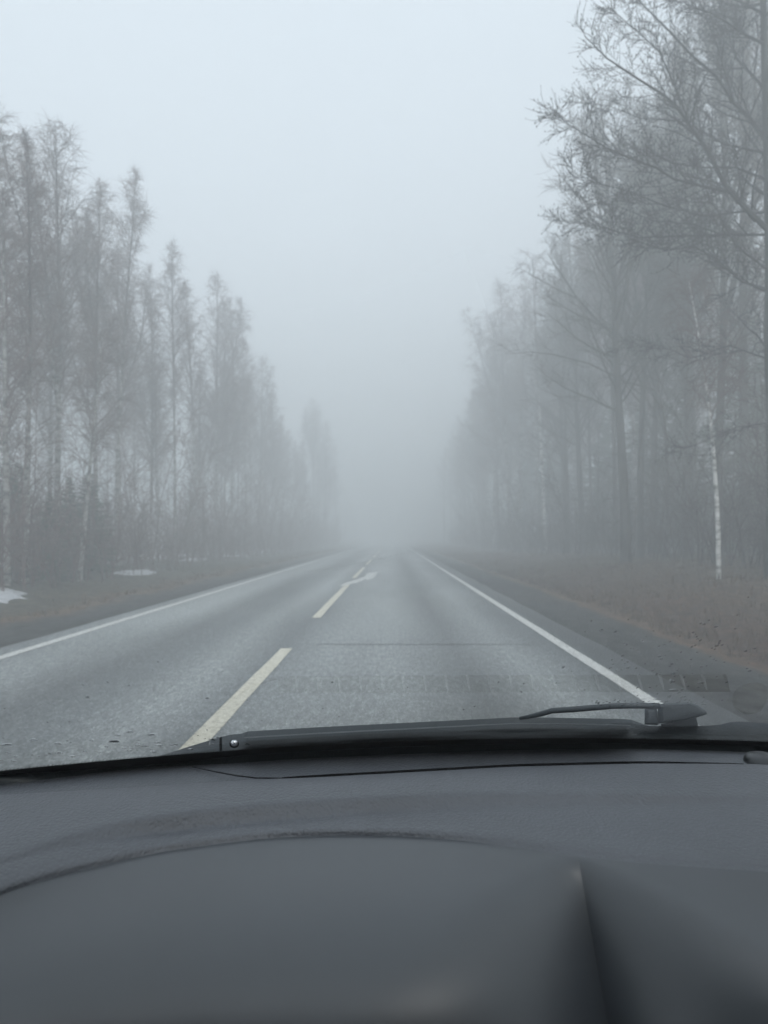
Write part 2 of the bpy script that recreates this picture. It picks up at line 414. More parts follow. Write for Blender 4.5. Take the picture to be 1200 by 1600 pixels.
birches = []
for i, (H, r, c0, nb, sp, an, dr) in enumerate([(16, .12, .34, 50, 2.7, 50, .20), (17, .13, .40, 46, 2.5, 54, .26), (15, .11, .30, 48, 2.4, 48, .16),
                                                (18, .14, .42, 50, 2.9, 52, .22), (16, .10, .45, 42, 2.1, 56, .18), (17, .12, .36, 46, 2.9, 46, .30)]):
    tr, cr = make_tree(11 + i, H, r, c0, nb, sp, an, dr, 9, 8, fork=i in (0, 3, 5))
    birches.append(Kind("birch", tr, cr, BIRCH, TWIG, H))
alders = []
for i, (H, r, c0, nb, sp, an) in enumerate([(16, .16, .30, 44, 3.6, 38), (17, .15, .34, 42, 3.3, 42), (15, .13, .28, 42, 3.0, 44)]):
    tr, cr = make_tree(51 + i, H, r, c0, nb, sp, an, -.10, 8, 8, fork=True, twig=.5, lift=.09)
    alders.append(Kind("alder", tr, cr, DARKBARK, TWIG2, H))
def make_spruce(seed, H):
    rnd = random.Random(seed); tr = MB(); cr = MB()
    tr.tube([(0, 0, -.2), (0, 0, H * .5), (0, 0, H)], [.02 * H * .55, .007 * H, .01], 7)
    z = H * .05
    while z < H * .985:
        u = z / H; L = (1 - u) ** .85 * H * .26 + .12
        for j in range(rnd.randint(5, 7)):
            a = rnd.uniform(0, 6.28); l = L * rnd.uniform(.7, 1.15)
            e = R(-8 + 30 * u + rnd.gauss(0, 6))
            b = limb(rnd, (0, 0, z + rnd.uniform(-.1, .1)), (math.cos(a) * math.cos(e), math.sin(a) * math.cos(e), math.sin(e)), l, 5, .05, -.03 + .05 * u)
            cr.tube(b, [.018, .016, .014, .012, .01, .006])
            n = int(6 + l * 11)
            for q in range(n):
                t = .12 + .88 * q / n; p, d = on(b, t)
                ll = min(.55, l * .42) * (1.15 - t) * rnd.uniform(.7, 1.2) + .06
                s = 1 if q % 2 else -1
                dd = vnorm((d[0] * .7 - s * d[1] * .8, d[1] * .7 + s * d[0] * .8, d[2] - .25 + rnd.gauss(0, .12)))
                tw = limb(rnd, p, dd, ll, 2, .1, -.15)
                cr.tube(tw, [.020, .024, .004])
        z += H * .017 + .08
    return Kind("spruce", tr, cr, DARKBARK, SPRUCE, H)
spruces = [make_spruce(81, 7.0), make_spruce(82, 9.0)]

# --- front of the left wood: one entry per tree the photo lets you tell apart  (pixel of the foot, distance, top pixel, kind, label)
def by_pixel(kind, name, px, Y, top, rot, label, cat, group=None, sx=1.0):
    x = (px - VX) / F * Y; z0 = gz(x, Y); ztop = EYE - (top - VY) / F * Y
    sc = (ztop - z0) / kind.H
    return place(kind, name, x, Y, rot, sc, label, cat, group, sx)
B, A, S = birches, alders, spruces
rp = random.Random(33)
left = [
 (B[1], "birch_tree", 40, 19.5, 215, "birch at the far left edge with a pale trunk rising from the snow", .95),
 (B[0], "birch_tree", 88, 25.0, 198, "tallest bare birch of the left wood, broad forked crown above the small spruces", 1.05),
 (B[3], "birch_tree", 150, 27.5, 285, "thin bare birch just right of the tallest left-hand birch, crown in two narrow columns", .8),
 (B[4], "birch_tree", 182, 29.5, 258, "slim birch with a pointed top standing right of the two-column birch", .85),
 (B[2], "birch_tree", 236, 38.0, 420, "short-looking birch with a soft rounded top left of the spire-topped birch", .8),
 (B[4], "birch_tree", 274, 37.0, 392, "narrow spire-topped birch near the middle of the left wood", .8),
 (B[5], "birch_tree", 338, 46.0, 425, "hazy birch with a slender top right of the spire-topped birch", .8),
 (B[1], "birch_tree", 385, 59.0, 530, "misty birch where the left treeline starts to fall steeply", .85),
 (B[0], "birch_tree", 425, 70.0, 612, "last clear birch at the right end of the near left wood", .7),
 (B[2], "birch_tree", 362, 52.0, 470, "hazy birch filling the slope between the slender-topped birch and the falling treeline", .95),
 (B[5], "birch_tree", 405, 64.0, 560, "soft birch crown halfway down the falling left treeline", .95),
 (B[2], "birch_tree", 436, 75.0, 650, "low misty birch ending the near left wood beside the gap", .9),
 (B[4], "birch_tree", 306, 42.0, 445, "thin hazy birch between the spire-topped birch and the slender-topped one", .95),
 (B[5], "birch_tree", 508, 106.0, 660, "faint tree just right of the lone tall far tree", .95),
 (B[3], "birch_tree", 490, 103.0, 625, "faint tall tree standing alone above the far left treeline", .95),
 (B[2], "birch_tree", 462, 98.0, 690, "faint low tree left of the lone tall far tree", .8),
 (B[5], "birch_tree", 525, 126.0, 700, "barely visible tree at the end of the left wood beside the road", .9),
]
for k, nm, px, Y, top, lab, sx in left:
    by_pixel(k, nm, px, Y, top, rp.uniform(0, 6.28), lab, "birch tree", "birches along the left edge of the road", sx)
right = [
 (B[4], "birch_tree", 812, 62.0, 430, "bare birch just left of the long pale trunk in the right wood", 1.2),
 (B[5], "birch_tree", 868, 60.0, 470, "thin pale birch just right of the long pale trunk", .6),
 (B[5], "birch_tree", 798, 66.0, 440, "broad soft birch crown between the long pale trunk and the small pointed top", 1.2),
 (B[2], "birch_tree", 772, 72.0, 508, "misty birch with a small pointed top at the left end of the right wood", 1.2),
 (B[0], "birch_tree", 748, 86.0, 612, "hazy birch whose crown steps down toward the road end on the right", 1.2),
 (B[3], "birch_tree", 720, 106.0, 665, "faint birch low over the road end on the right side", .95),
 (B[1], "birch_tree", 694, 132.0, 700, "barely visible birch nearest the road end on the right side", 1.0),
 (A[0], "alder_tree", 1020, 33.0, 150, "dark many-branched bare tree in the middle of the right wood", .82),
 (A[1], "alder_tree", 962, 38.0, 300, "dark bare tree left of the many-branched one, lower crown", .85),
 (A[2], "alder_tree", 1078, 30.0, 60, "dark bare tree between the white-trunked birch and the many-branched tree", .9),
 (B[5], "birch_tree", 1026, 40.0, 330, "birch with a broken pale trunk seen behind the dark many-branched tree", .8),
 (A[0], "alder_tree", 1165, 27.5, -120, "dark bare tree behind the near trunk at the right edge", .85),
 (A[1], "alder_tree", 1000, 30.0, 175, "dark bare tree just left of the many-branched one, its crown edge against the sky", .95),
 (A[0], "alder_tree", 978, 27.0, 130, "bare tree with the leftmost crown reaching up beside the near tree's lowest long branches", 1.1),
 (A[2], "alder_tree", 1120, 24.0, -80, "dark bare tree rising behind the white-trunked birch, nearest after the edge tree", .9),
 (A[2], "alder_tree", 925, 48.0, 380, "low dark tree at the gap beside the pale-trunked birch", .75),
]
for k, nm, px, Y, top, lab, sx in right:
    by_pixel(k, nm, px, Y, top, rp.uniform(0, 6.28), lab, "birch tree" if nm[0] == "b" else "bare tree", "trees along the right edge of the road", sx)

# --- leaning white trunks
def special(name, foot, top, Y0, Y1, r, seed, bark, twigs, label, cat, nb=26, spread=1.5, c0=.45, bend=None):
    rnd = random.Random(seed); tr = MB(); cr = MB()
    x0 = (foot[0] - VX) / F * Y0; z0 = gz(x0, Y0)
    org = (x0, Y0, z0); k = 14; pts = []
    for i in range(k + 1):
        t = i / k; Y = Y0 + (Y1 - Y0) * t
        px = foot[0] + (top[0] - foot[0]) * t + (bend(t) if bend else 0); py = foot[1] + (top[1] - foot[1]) * t
        q = P(px, py, Y); pts.append((q[0] - org[0], q[1] - org[1], q[2] - org[2]))
    pts[0] = (0, 0, -.2)
    tr.tube(pts, [r * (1 - .8 * (i / k)) for i in range(k + 1)], 8)
    for i in range(nb):
        t = c0 + (1 - c0) * (i + rnd.random()) / nb; p, d = on(pts, min(t, .99)); u = (t - c0) / (1 - c0)
        L = spread * (1 - .6 * u) * rnd.uniform(.6, 1.1); a = rnd.uniform(0, 6.28); e = R(45)
        b = limb(rnd, p, (math.cos(a) * math.cos(e), math.sin(a) * math.cos(e), math.sin(e)), L, 5, .09, .03)
        cr.tube(b, [.016, .014, .012, .009, .007, .004], 4); dress(cr, rnd, b, L, .014, 6, 7, .2, .5)
    e = bpy.data.objects.new(name, None); C.objects.link(e); e.location = org
    tr.build("trunk", bark, e, True); cr.build("crown", twigs, e)
    return tag(e, label, cat)
special("birch_tree", (1123, 862), (1076, 440), 18.5, 19, .062, 5, WHITEBARK, TWIG, "slender leaning birch with a bright white trunk in the dark right wood", "birch tree",
        bend=lambda t: 10 * math.sin(t * 3.1) )
special("birch_tree", (124, 912), (160, 520), 23.0, 23.5, .085, 6, BIRCH, TWIG, "thin pale birch leaning right in front of the dark spruce on the left", "birch tree", nb=30, spread=1.6)
special("birch_tree", (853, 868), (832, 402), 50, 50.5, .125, 9, WHITEBARK, TWIG, "birch with a long pale trunk standing near the end of the clear right wood", "birch tree", nb=44, spread=2.6, c0=.40)
special("birch_tree", (12, 925), (4, 300), 18.5, 19, .09, 16, BIRCH, TWIG, "pale birch cut by the left edge of the picture", "birch tree", nb=34, spread=1.8, c0=.35)

# --- spruces
for k, px, Y, top, sx, lab in [(S[0], 140, 26.0, 735, 1.25, "small dark green spruce behind the leaning pale birch on the left"),
                               (S[1], 108, 24.5, 745, 1.3, "deep green bushy spruce just left of the leaning pale birch"),
                               (S[1], 78, 22.5, 770, 1.2, "dense green young spruce between the two pale trunks at far left"),
                               (S[0], 28, 23.5, 720, 1.1, "green spruce half hidden at the far left edge"),
                               (S[1], 300, 52.0, 770, 1.1, "hazy low spruce under the spire-topped birch on the left")]:
    by_pixel(k, "spruce_tree", px, Y, top, rp.uniform(0, 6), lab, "spruce tree", "spruces under the left wood", sx)
for k, px, Y, top, sx, lab in [(S[1], 1160, 36.0, 420, 1.0, "tall dark spruce behind the near trunk at the right edge"),
                               (S[1], 1010, 46.0, 560, 1.0, "dark spruce inside the right wood behind the many-branched tree"),
                               (S[0], 945, 55.0, 680, 1.1, "hazy spruce inside the right wood left of the many-branched tree")]:
    by_pixel(k, "spruce_tree", px, Y, top, rp.uniform(0, 6), lab, "spruce tree", "spruces inside the right wood", sx)

# --- rows behind
rb_ = random.Random(91)
def clear(x, y):
    px = VX + F * x / y
    return px
cnt = 0
for side in (-1, 1):
    for row, (off, step, tall) in enumerate([(11.5, 3.6, 14.3), (14, 4.3, 14.5), (17.5, 5.2, 14.5), (22, 6.6, 15), (28, 9, 15.5)]):
        y = 20 + row * 3 + rb_.random() * 2
        while y < 150 - row * 9:
            x = side * (off + rb_.uniform(-1.0, 1.0)); px = clear(x, y)
            if -160 < px < 1360:
                h = tall * rb_.uniform(.78, 1.05) * (1.22 if side > 0 else 0.92)
                if side > 0 and y > 40: h *= 1.12
                # keep the tree tops under the outline of the front rows
                q = rb_.random()
                if side > 0 and row >= 1 and q < .36: k, nm, cat, grp, lab = S[rb_.randint(0, 1)], "spruce_tree", "spruce tree", "spruces deep in the right wood", "spruce deep among the bare trees of the right wood, behind the front row"; h *= .6
                elif side < 0 and row >= 1 and q < .2: k, nm, cat, grp, lab = S[rb_.randint(0, 1)], "spruce_tree", "spruce tree", "spruces deep in the left wood", "spruce deep among the bare trees of the left wood, behind the front row"; h *= .45
                elif side > 0 and q < .70: k, nm, cat, grp, lab = A[rb_.randint(0, 2)], "alder_tree", "bare tree", "dark bare trees deep in the right wood", "dark bare tree deep in the right wood, behind the front row"
                elif side > 0: k, nm, cat, grp, lab = B[rb_.randint(0, 5)], "birch_tree", "birch tree", "birches deep in the right wood", "leafless birch deep in the right wood, behind the front row"
                else: k, nm, cat, grp, lab = B[rb_.randint(0, 5)], "birch_tree", "birch tree", "birches deep in the left wood", "leafless birch deep in the left wood, behind the front row"
                place(k, nm, x, y, rb_.uniform(0, 6.28), h / k.H, lab, cat, grp, rb_.uniform(.85, 1.1)); cnt += 1
            y += step * rb_.uniform(.6, 1.4) * (1 + y / 160) * (1.6 if side < 0 and row > 0 else 1)

# --- the near tree at the right edge, its limbs drawn after the photo
rnd = random.Random(303)
tr = MB(); cr = MB(); Y0 = 16.5
ox = (1203 - VX) / F * Y0; org = (ox, Y0, gz(ox, Y0))
def rel(px, py, Y): q = P(px, py, Y); return (q[0] - org[0], q[1] - org[1], q[2] - org[2])
trunk = [(0, 0, -.3)] + [rel(px, py, Y0) for px, py in ((1207, 780), (1205, 640), (1201, 520), (1203, 420), (1201, 320), (1198, 200), (1195, 90), (1191, -30), (1180, -180), (1165, -330))]
tr.tube(trunk, [.15, .115, .108, .104, .10, .095, .086, .076, .06, .04, .02], 10)
limbs = [
 (.085, -1.6, [(1197, 357), (1165, 325), (1133, 290), (1105, 234), (1084, 206), (1060, 171), (1039, 150), (990, 119), (948, 91), (913, 56)]),
 (.075, .8, [(1196, 217), (1168, 182), (1147, 161), (1119, 119), (1081, 87), (1046, 49), (1007, 10), (975, -25)]),
 (.050, -2.2, [(1180, 345), (1140, 301), (1095, 290), (1053, 280), (1025, 262), (990, 250), (948, 231), (895, 199), (867, 178)]),
 (.050, -.8, [(1196, 70), (1165, 55), (1150, 45), (1115, 22), (1075, 8), (1040, -20)]),
 (.042, 1.2, [(1197, 367), (1130, 367), (1060, 369), (997, 371), (930, 352), (868, 345)]),
 (.050, 2.0, [(1195, 140), (1150, 90), (1130, 30), (1110, -40)]),
 (.040, -1.2, [(1105, 234), (1080, 200), (1052, 130), (1030, 80), (985, 40), (950, 10)]),
 (.034, -1.0, [(1199, 452), (1158, 440), (1118, 405), (1085, 385), (1040, 392), (990, 375), (940, 352)]),
 (.024, 4.0, [(1196, 560), (1140, 540), (1080, 560), (1030, 540), (960, 545)]),
 (.020, 3.5, [(1203, 660), (1150, 668), (1100, 690), (1045, 712)]),
 (.040, 1.5, [(1196, 455), (1160, 440), (1120, 405), (1095, 380), (1070, 345)]),
 (.040, -.5, [(1196, 280), (1150, 262), (1100, 262), (1050, 255), (1010, 235), (955, 228)]),
 (.045, -2.0, [(1190, 20), (1130, -10), (1060, -60)]),
 (.035, .5, [(1147, 161), (1120, 70), (1100, 20), (1075, -40)]),
 (.035, 1.8, [(1196, 240), (1130, 225), (1070, 190), (1000, 185), (950, 165), (900, 160)]),
 (.030, -1.6, [(1165, 330), (1100, 338), (1040, 322), (985, 300), (930, 285), (892, 268)]),
 (.026, 1.2, [(1130, 367), (1080, 350), (1020, 345), (960, 320), (900, 318)]),
 (.035, -1.0, [(1197, 420), (1150, 385), (1120, 330), (1105, 300), (1080, 262)]),
]
for r0, dy, pp in limbs:
    n = len(pp) - 1
    pts = [rel(px, py, Y0 + dy * (i / n)) for i, (px, py) in enumerate(pp)]
    L = sum(math.dist(pts[i], pts[i + 1]) for i in range(n))
    tipf = .55
    cr.tube(pts, [.72 * r0 * (1 - .86 * i / n) for i in range(n + 1)], 6)
    dress(cr, rnd, pts, L * .66, r0 * .8, int(6 + L * 6.0 * min(1, r0 / .034)), 11, -.05, .36, up2=.05, buds=True, t0=.08)
for i in range(34):                       # limbs on the far sides of the trunk
    t = rnd.uniform(.25, .98); p, d = on(trunk, t); a = rnd.uniform(-1.9, 1.9); e = R(rnd.uniform(15, 50)); L = rnd.uniform(2, 4)
    b = limb(rnd, p, (math.cos(a) * math.cos(e), math.sin(a) * math.cos(e), math.sin(e)), L, 6, .1, .05)
    cr.tube(b, [.035 * (1 - .14 * j) for j in range(7)], 4); dress(cr, rnd, b, L, .03, 8, 8, -.05, .4, buds=True)
e = bpy.data.objects.new("alder_tree", None); C.objects.link(e); e.location = org
tr.build("trunk", NEARBARK, e, True); cr.build("crown", NEARTWIG, e)
tag(e, "near dark tree at the right edge with long budded branches reaching left over the verge", "bare tree")
# the thin arching tree whose branches cross the gap above the pale trunk
rnd = random.Random(77); tr = MB(); cr = MB(); Y0 = 29.0
ox = (1040 - VX) / F * Y0; org = (ox, Y0, gz(ox, Y0))
t1 = [(0, 0, -.2), rel(1043, 760, Y0), rel(1040, 680, Y0), rel(1025, 610, Y0), rel(1010, 570, Y0), rel(976, 536, Y0), rel(937, 505, Y0), rel(902, 466, Y0), rel(878, 430, Y0), rel(855, 396, Y0)]
tr.tube(t1, [.10, .085, .075, .07, .06, .055, .045, .034, .024, .010], 6)
for r0, dy, pp in [(.04, -1, [(1025, 610), (976, 596), (920, 568), (864, 554), (828, 550), (797, 553)]),
                   (.03, .5, [(902, 466), (870, 452), (840, 435), (805, 415)]),
                   (.03, 1, [(937, 505), (940, 460), (925, 410), (905, 370)]),
                   (.03, -1, [(976, 536), (985, 480), (965, 420), (950, 370)])]:
    n = len(pp) - 1; pts = [rel(px, py, Y0 + dy * i / n) for i, (px, py) in enumerate(pp)]
    L = sum(math.dist(pts[i], pts[i + 1]) for i in range(n))
    cr.tube(pts, [r0 * (1 - .8 * i / n) for i in range(n + 1)], 5); dress(cr, rnd, pts, L * .7, r0 * .7, 12, 7, .03, .5)
dress(cr, rnd, t1[4:], 5, .03, 14, 7, .0, .5)
e = bpy.data.objects.new("bare_tree", None); C.objects.link(e); e.location = org
tr.build("trunk", DARKBARK, e, True); cr.build("crown", TWIG2, e)
tag(e, "thin dark tree arching left into the gap above the pale-trunked birch on the right", "bare tree")

# --- thicket of saplings between the trunks
for side, nm in ((-1, "left"), (1, "right")):
    rnd = random.Random(60 + side); mb = MB()
    for _ in range(1700):
        y = 17 + 110 * rnd.random() ** 1.3
        x = side * ((8.3 if side < 0 else 9.2) + abs(rnd.gauss(0, 1)) * 4.5)
        h = min(7.5, .7 + rnd.expovariate(.55))
        st = limb(rnd, (x, y, gz(x, y) - .05), vnorm((rnd.gauss(0, .2), rnd.gauss(0, .2), 1)), h, 4, .07, .02)
        q = 1 + y / 90
        mb.tube(st, [.014 * q, .012 * q, .010 * q, .007 * q, .004 * q])
        for _ in range(int(5 + h * 3)):
            p, d = on(st, rnd.uniform(.2, 1)); b = limb(rnd, p, side_dir(rnd, d, R(rnd.uniform(25, 60))), rnd.uniform(.3, .9), 2, .15, .03)
            mb.tube(b, [.006 * q, .005 * q, .003 * q])
            for _ in range(3):
                p3, d3 = on(b, rnd.uniform(.2, 1)); mb.tube(limb(rnd, p3, side_dir(rnd, d3, .7), rnd.uniform(.15, .45), 1, .1, 0), [.0045 * q, .003 * q])
    mb.build("undergrowth", TWIG if side < 0 else TWIG2, kind="stuff")

# ------------------------------------------------------------------ the car
def plastic(name, base, rough, grain=0.0, gscale=400, spec=0.5):
    m, t, b = mat(name, base, rough, spec)
    n = N(t, "ShaderNodeTexNoise", Scale=6.0, Detail=3.0); t.links.new(coords(t), n.inputs["Vector"])
    lo = tuple(c * .92 for c in base); hi = tuple(c * 1.08 for c in base)
    t.links.new(ramp(t, n.outputs[0], [(.35, lo), (.65, hi)]), b.inputs["Base Color"])
    if grain:
        v = t.nodes.new("ShaderNodeTexVoronoi"); v.feature = 'SMOOTH_F1'; v.inputs["Scale"].default_value = gscale
        wn = N(t, "ShaderNodeTexNoise", Scale=gscale * .7, Detail=2.0); c = coords(t, (1, .7, 1)); t.links.new(c, wn.inputs["Vector"]); t.links.new(c, v.inputs["Vector"])
        ad = N(t, "ShaderNodeMath", operation='ADD'); t.links.new(v.outputs["Distance"], ad.inputs[0]); t.links.new(wn.outputs[0], ad.inputs[1])
        bump(t, b, ad.outputs[0], grain, 0.0016)
    return m
DASH = plastic("dash_soft_plastic", (.076, .083, .095), .50, .55, 400, .6)
HOOD = plastic("instrument_hood_plastic", (.038, .044, .051), .38, 0, 400, .75)
BLACK = plastic("black_trim", (.006, .006, .007), .8, spec=.2)
RUBBER = plastic("wiper_rubber", (.052, .064, .072), .45)
SENSOR = plastic("sensor_cap", (.022, .025, .028), .35)
BLADE = plastic("wiper_blade_plastic", (.045, .055, .062), .5)
WARM = plastic("wiper_arm_paint", (.055, .066, .072), .45, .3, 300)
COWL = plastic("cowl_plastic", (.026, .033, .037), .5, .3, 300)
LINER = plastic("headliner_cloth", (.04, .04, .042), .9)
PAINT = plastic("car_paint", (.03, .035, .04), .25)
CHROME, t_, b_ = mat("bright_metal", (.75, .76, .78), .22); b_.inputs["Metallic"].default_value = 1.0

def make_glass():
    m = bpy.data.materials.new("window_glass"); m.use_nodes = True; t = m.node_tree; t.nodes.clear()
    o = t.nodes.new("ShaderNodeOutputMaterial"); mx = t.nodes.new("ShaderNodeMixShader")
    tr_ = t.nodes.new("ShaderNodeBsdfTransparent"); tr_.inputs[0].default_value = (.93, .955, .95, 1)
    gl = t.nodes.new("ShaderNodeBsdfGlossy"); gl.inputs["Roughness"].default_value = 0.0
    fr = t.nodes.new("ShaderNodeFresnel"); fr.inputs[0].default_value = 1.5
    mu = t.nodes.new("ShaderNodeMath"); mu.operation = 'MULTIPLY'; mu.inputs[1].default_value = 1.85; mu.use_clamp = True
    t.links.new(fr.outputs[0], mu.inputs[0]); t.links.new(mu.outputs[0], mx.inputs[0])
    t.links.new(tr_.outputs[0], mx.inputs[1]); t.links.new(gl.outputs[0], mx.inputs[2]); t.links.new(mx.outputs[0], o.inputs[0])
    return m
GLASS = make_glass()

car = bpy.data.objects.new("car", None); C.objects.link(car); car.location = (0, 0, 0)
tag(car, "car seen from its driver seat: grey dashboard, wet windshield and wiper resting at its foot", "car")

XC, YB, KB, ZB = .22, .93, .33, -.24      # glass foot: middle, forward reach, curvature, height below the eye
CT, STN = math.cos(R(30)), math.sin(R(30))
def gb(X): return YB - KB * (X - XC) ** 2
def glass(X, t, off=0.0):
    """point on the windshield; t metres up the slope, off metres outward"""
    return (X, gb(X) - CT * t + off * STN, EYE + ZB + STN * t + off * CT)
def hit(px, py, off=0.0):
    sx, s = (px - VX) / F, (py - VY) / F
    lo, hi = .05, 1.6
    for _ in range(50):
        D = (lo + hi) / 2; X = sx * D
        # in front of (inside) the glass when the point is below the glass sheet
        t = ((gb(X) + off * STN) - D) / CT
        zg = ZB + STN * t + off * CT
        if -s * D < zg: lo = D
        else: hi = D
    X = sx * D; return (X, D, EYE - s * D)
# rays above the eye line never cross when s<0 is large; only used near the foot
XL, XR = -.62, 1.06
def xcols(n): return [XL + (XR - XL) * i / (n - 1) for i in range(n)]
mb = MB()
ts = [-.05, -.02, 0, .05, .1, .2, .3, .4, .5, .6, .7, .8, .87]
mb.grid([[glass(x + (XC - x) * .22 * max(t, 0), t) for x in xcols(57)] for t in ts])
ws = mb.build("windshield", GLASS, car, True)
# black ceramic border printed on the foot of the glass, with a dotted fringe
mb = MB()
FT = lambda X: -.002 + .004 * max(0, (X - .1))     # where the solid print ends
mb.grid([[glass(x, t, -.002) for x in xcols(57)] for t in (-.05, -.035, -.02, -.008)] + [[glass(x, FT(x), -.002) for x in xcols(57)]])
x = XL + .01
while x < XR - .01:
    for r_, (dt, s) in enumerate(((.0016, .0011), (.0042, .0008))):
        xx = x + r_ * .0017; c = [glass(xx + s * math.cos(a), FT(xx) + dt + s * math.sin(a) * 1.0, -.002) for a in [k * 1.0472 for k in range(6)]]
        mb.poly(c)
    x += .0034
mb.build("glass_border", BLACK, ws)

# rain drops on the outside
def glass_drop_mat():
    m, t, b = mat("rain_water", (.9, .95, .95), 0.03); b.inputs["Transmission Weight"].default_value = 1.0; b.inputs["IOR"].default_value = 1.33; return m
DROP = glass_drop_mat()
rnd = random.Random(12)
def drop(px, py, rx, ry, h=.3):
    c = hit(px, py); X0 = c[0]; t0 = (gb(X0) - c[1]) / CT
    sx_ = rx * c[1] / F; st_ = ry * c[1] / F / max(.18, (STN - (py - VY) / F * CT))   # foreshortening of the slope
    hh = min(sx_, st_) * h; rows = []
    for q, (s, z) in enumerate(((1, 0), (.9, .45), (.65, .8), (.3, .97))):
        rows.append([glass(X0 + sx_ * s * math.cos(a), t0 + st_ * s * math.sin(a) * (1 + .2 * math.cos(a)), .0006 + hh * z) for a in [k * .7854 for k in range(9)]])
    MBD.grid(rows); MBD.poly([rows[-1][j] for j in range(8)])
    MBD.poly([rows[0][j] for j in range(8)][::-1])
MBD = MB()
for _ in range(105):                       # cluster over the right verge
    t = rnd.random(); px = 1060 + rnd.gauss(0, 62); py = 1040 + rnd.gauss(0, 42) - (px - 1060) * .15
    if px > 1198 or py > 1096 or py < 930: continue
    s = rnd.uniform(.8, 2.1); drop(px, py, s * rnd.uniform(.9, 1.6), s * rnd.uniform(.6, 1.0))
for px, py, rx, ry in [(1052, 1080, 8, 1.6), (1026, 1094, 6, 1.2), (1050, 1066, 5, 1.5), (1095, 1068, 6, 1.4), (1120, 1010, 3, 2), (1081, 1012, 2.2, 3)]: drop(px, py, rx, ry)
for px, py, rx, ry in [(10, 1165, 8, 1.5), (52, 1157, 6, 1.3), (90, 1163, 5, 1.5), (91, 1177, 5, 1.2), (112, 1183, 5, 1.2), (78, 1179, 3, 1.5), (143, 1158, 4, 1.2), (178, 1160, 8, 2.4),
                       (184, 1150, 4, 1.2), (203, 1145, 5, 1.5), (237, 1149, 6, 1.3), (215, 1166, 4, 1.2), (226, 1167, 6, 1.3), (246, 1161, 5, 1.2), (248, 1166, 6, 1.2), (273, 1165, 5, 1.3), (240, 1176, 5, 1.2),
                       (137, 1091, 3, 1.8), (324, 1092, 3, 1.5), (297, 1172, 5, 1.2), (333, 1157, 3, 2), (386, 1164, 4, 1.6), (168, 1067, 1.5, 1.5)]: drop(px, py, rx, ry)
for _ in range(60):
    px = rnd.uniform(0, 1190); py = np.interp(px, [0, 300, 900, 1200], [1150, 1125, 1080, 1000]) + rnd.gauss(0, 45)
    if 870 < py < np.interp(px, [0, 300, 600, 1200], [1185, 1150, 1115, 1095]): s = rnd.uniform(.6, 1.3); drop(px, py, s * 1.3, s * .8)
for _ in range(34):
    px = rnd.uniform(0, 345); py = np.interp(px, [0, 345], [1196, 1168]) - abs(rnd.gauss(0, 9)) - 3
    s = rnd.uniform(.8, 1.6); drop(px, py, s * 2.0, s * .6)
for _ in range(60):
    px = rnd.uniform(915, 1105); py = 1099 + rnd.gauss(0, 3); s = rnd.uniform(.8, 1.5); drop(px, py, s * 1.4, s * .7)
dr = MBD.build("raindrops", DROP, ws, True, kind="stuff")

# ---- dashboard: rows follow the photographed edges, each at its own real height
CX = [-700, -300, 0, 100, 250, 400, 500, 600, 700, 800, 900, 1000, 1100, 1200, 1500, 2000]
def row(y, z):
    yi = np.array(y, float); zi = np.array(z, float) if hasattr(z, "__len__") else np.full(len(CX), float(z)); return yi, zi
def yrow(pairs, z):
    xs_, ys_ = zip(*pairs); y = np.interp(CX, xs_, ys_)
    # linear extension beyond the ends
    return y, (np.interp(CX, *zip(*z)) if isinstance(z, list) else np.full(len(CX), float(z)))
slit_mid = [(0, 1243), (250, 1228), (430, 1216), (600, 1207), (800, 1196), (1000, 1191), (1160, 1193), (1500, 1210)]
# slot edges solved so the slot is seen edge-on directly and full-width in the glass
def solve_slot(px, ydir, ymir):
    s1, s2 = (ydir - VY) / F, (ymir - VY) / F
    best = None
    sx = (px - VX) / F
    Yb = .9
    for it in range(6):
        # mirror matrix about the slope line through (Yb, ZB)
        def mirr(a):
            dy, dz = a - Yb, -s1 * a - ZB
            return Yb + .5 * dy - .8660254 * dz, ZB - .8660254 * dy - .5 * dz
        lo, hi = .5, 1.1
        for _ in range(40):
            a = (lo + hi) / 2; my, mz = mirr(a)
            if -mz / my > s2: hi = a
            else: lo = a
        # slope grows with a (closer to the foot)
        Yb = gb(sx * a)
    return a, -s1 * a
def clampx(px): return max(430, min(1160, px))
edge = [(-700, 1240), (-300, 1228), (0, 1213), (250, 1192), (400, 1182), (500, 1176), (600, 1171), (800, 1163), (1000, 1163), (1200, 1170), (1500, 1190), (2000, 1240)]
b1t = [(-700, 1620), (-300, 1450), (0, 1345), (100, 1306), (200, 1282), (350, 1262), (500, 1250), (700, 1240), (900, 1238), (1100, 1243), (1200, 1245), (1500, 1250), (2000, 1260)]
b1b = [(-700, 1650), (-300, 1468), (0, 1351), (100, 1325), (200, 1308), (400, 1285), (600, 1270), (800, 1262), (1000, 1258), (1200, 1257), (1500, 1262), (2000, 1275)]
b2t = [(-700, 1800), (-300, 1550), (0, 1388), (100, 1357), (250, 1322), (400, 1303), (500, 1298), (600, 1298), (700, 1303), (800, 1313), (900, 1326), (1000, 1338), (1200, 1350), (1500, 1380), (2000, 1450)]
b2b = [(-700, 1812), (-300, 1560), (0, 1397), (100, 1366), (250, 1331), (400, 1311), (500, 1305), (600, 1305), (700, 1311), (800, 1323), (900, 1338), (1000, 1349), (1200, 1362), (1500, 1392), (2000, 1462)]
NX = 150; PX = np.linspace(-600, 1900, NX)
def sm(a, k=5):
    a = np.concatenate([np.full(k, a[0]), a, np.full(k, a[-1])]); ker = np.hanning(2 * k + 1); ker /= ker.sum(); return np.convolve(a, ker, 'valid')
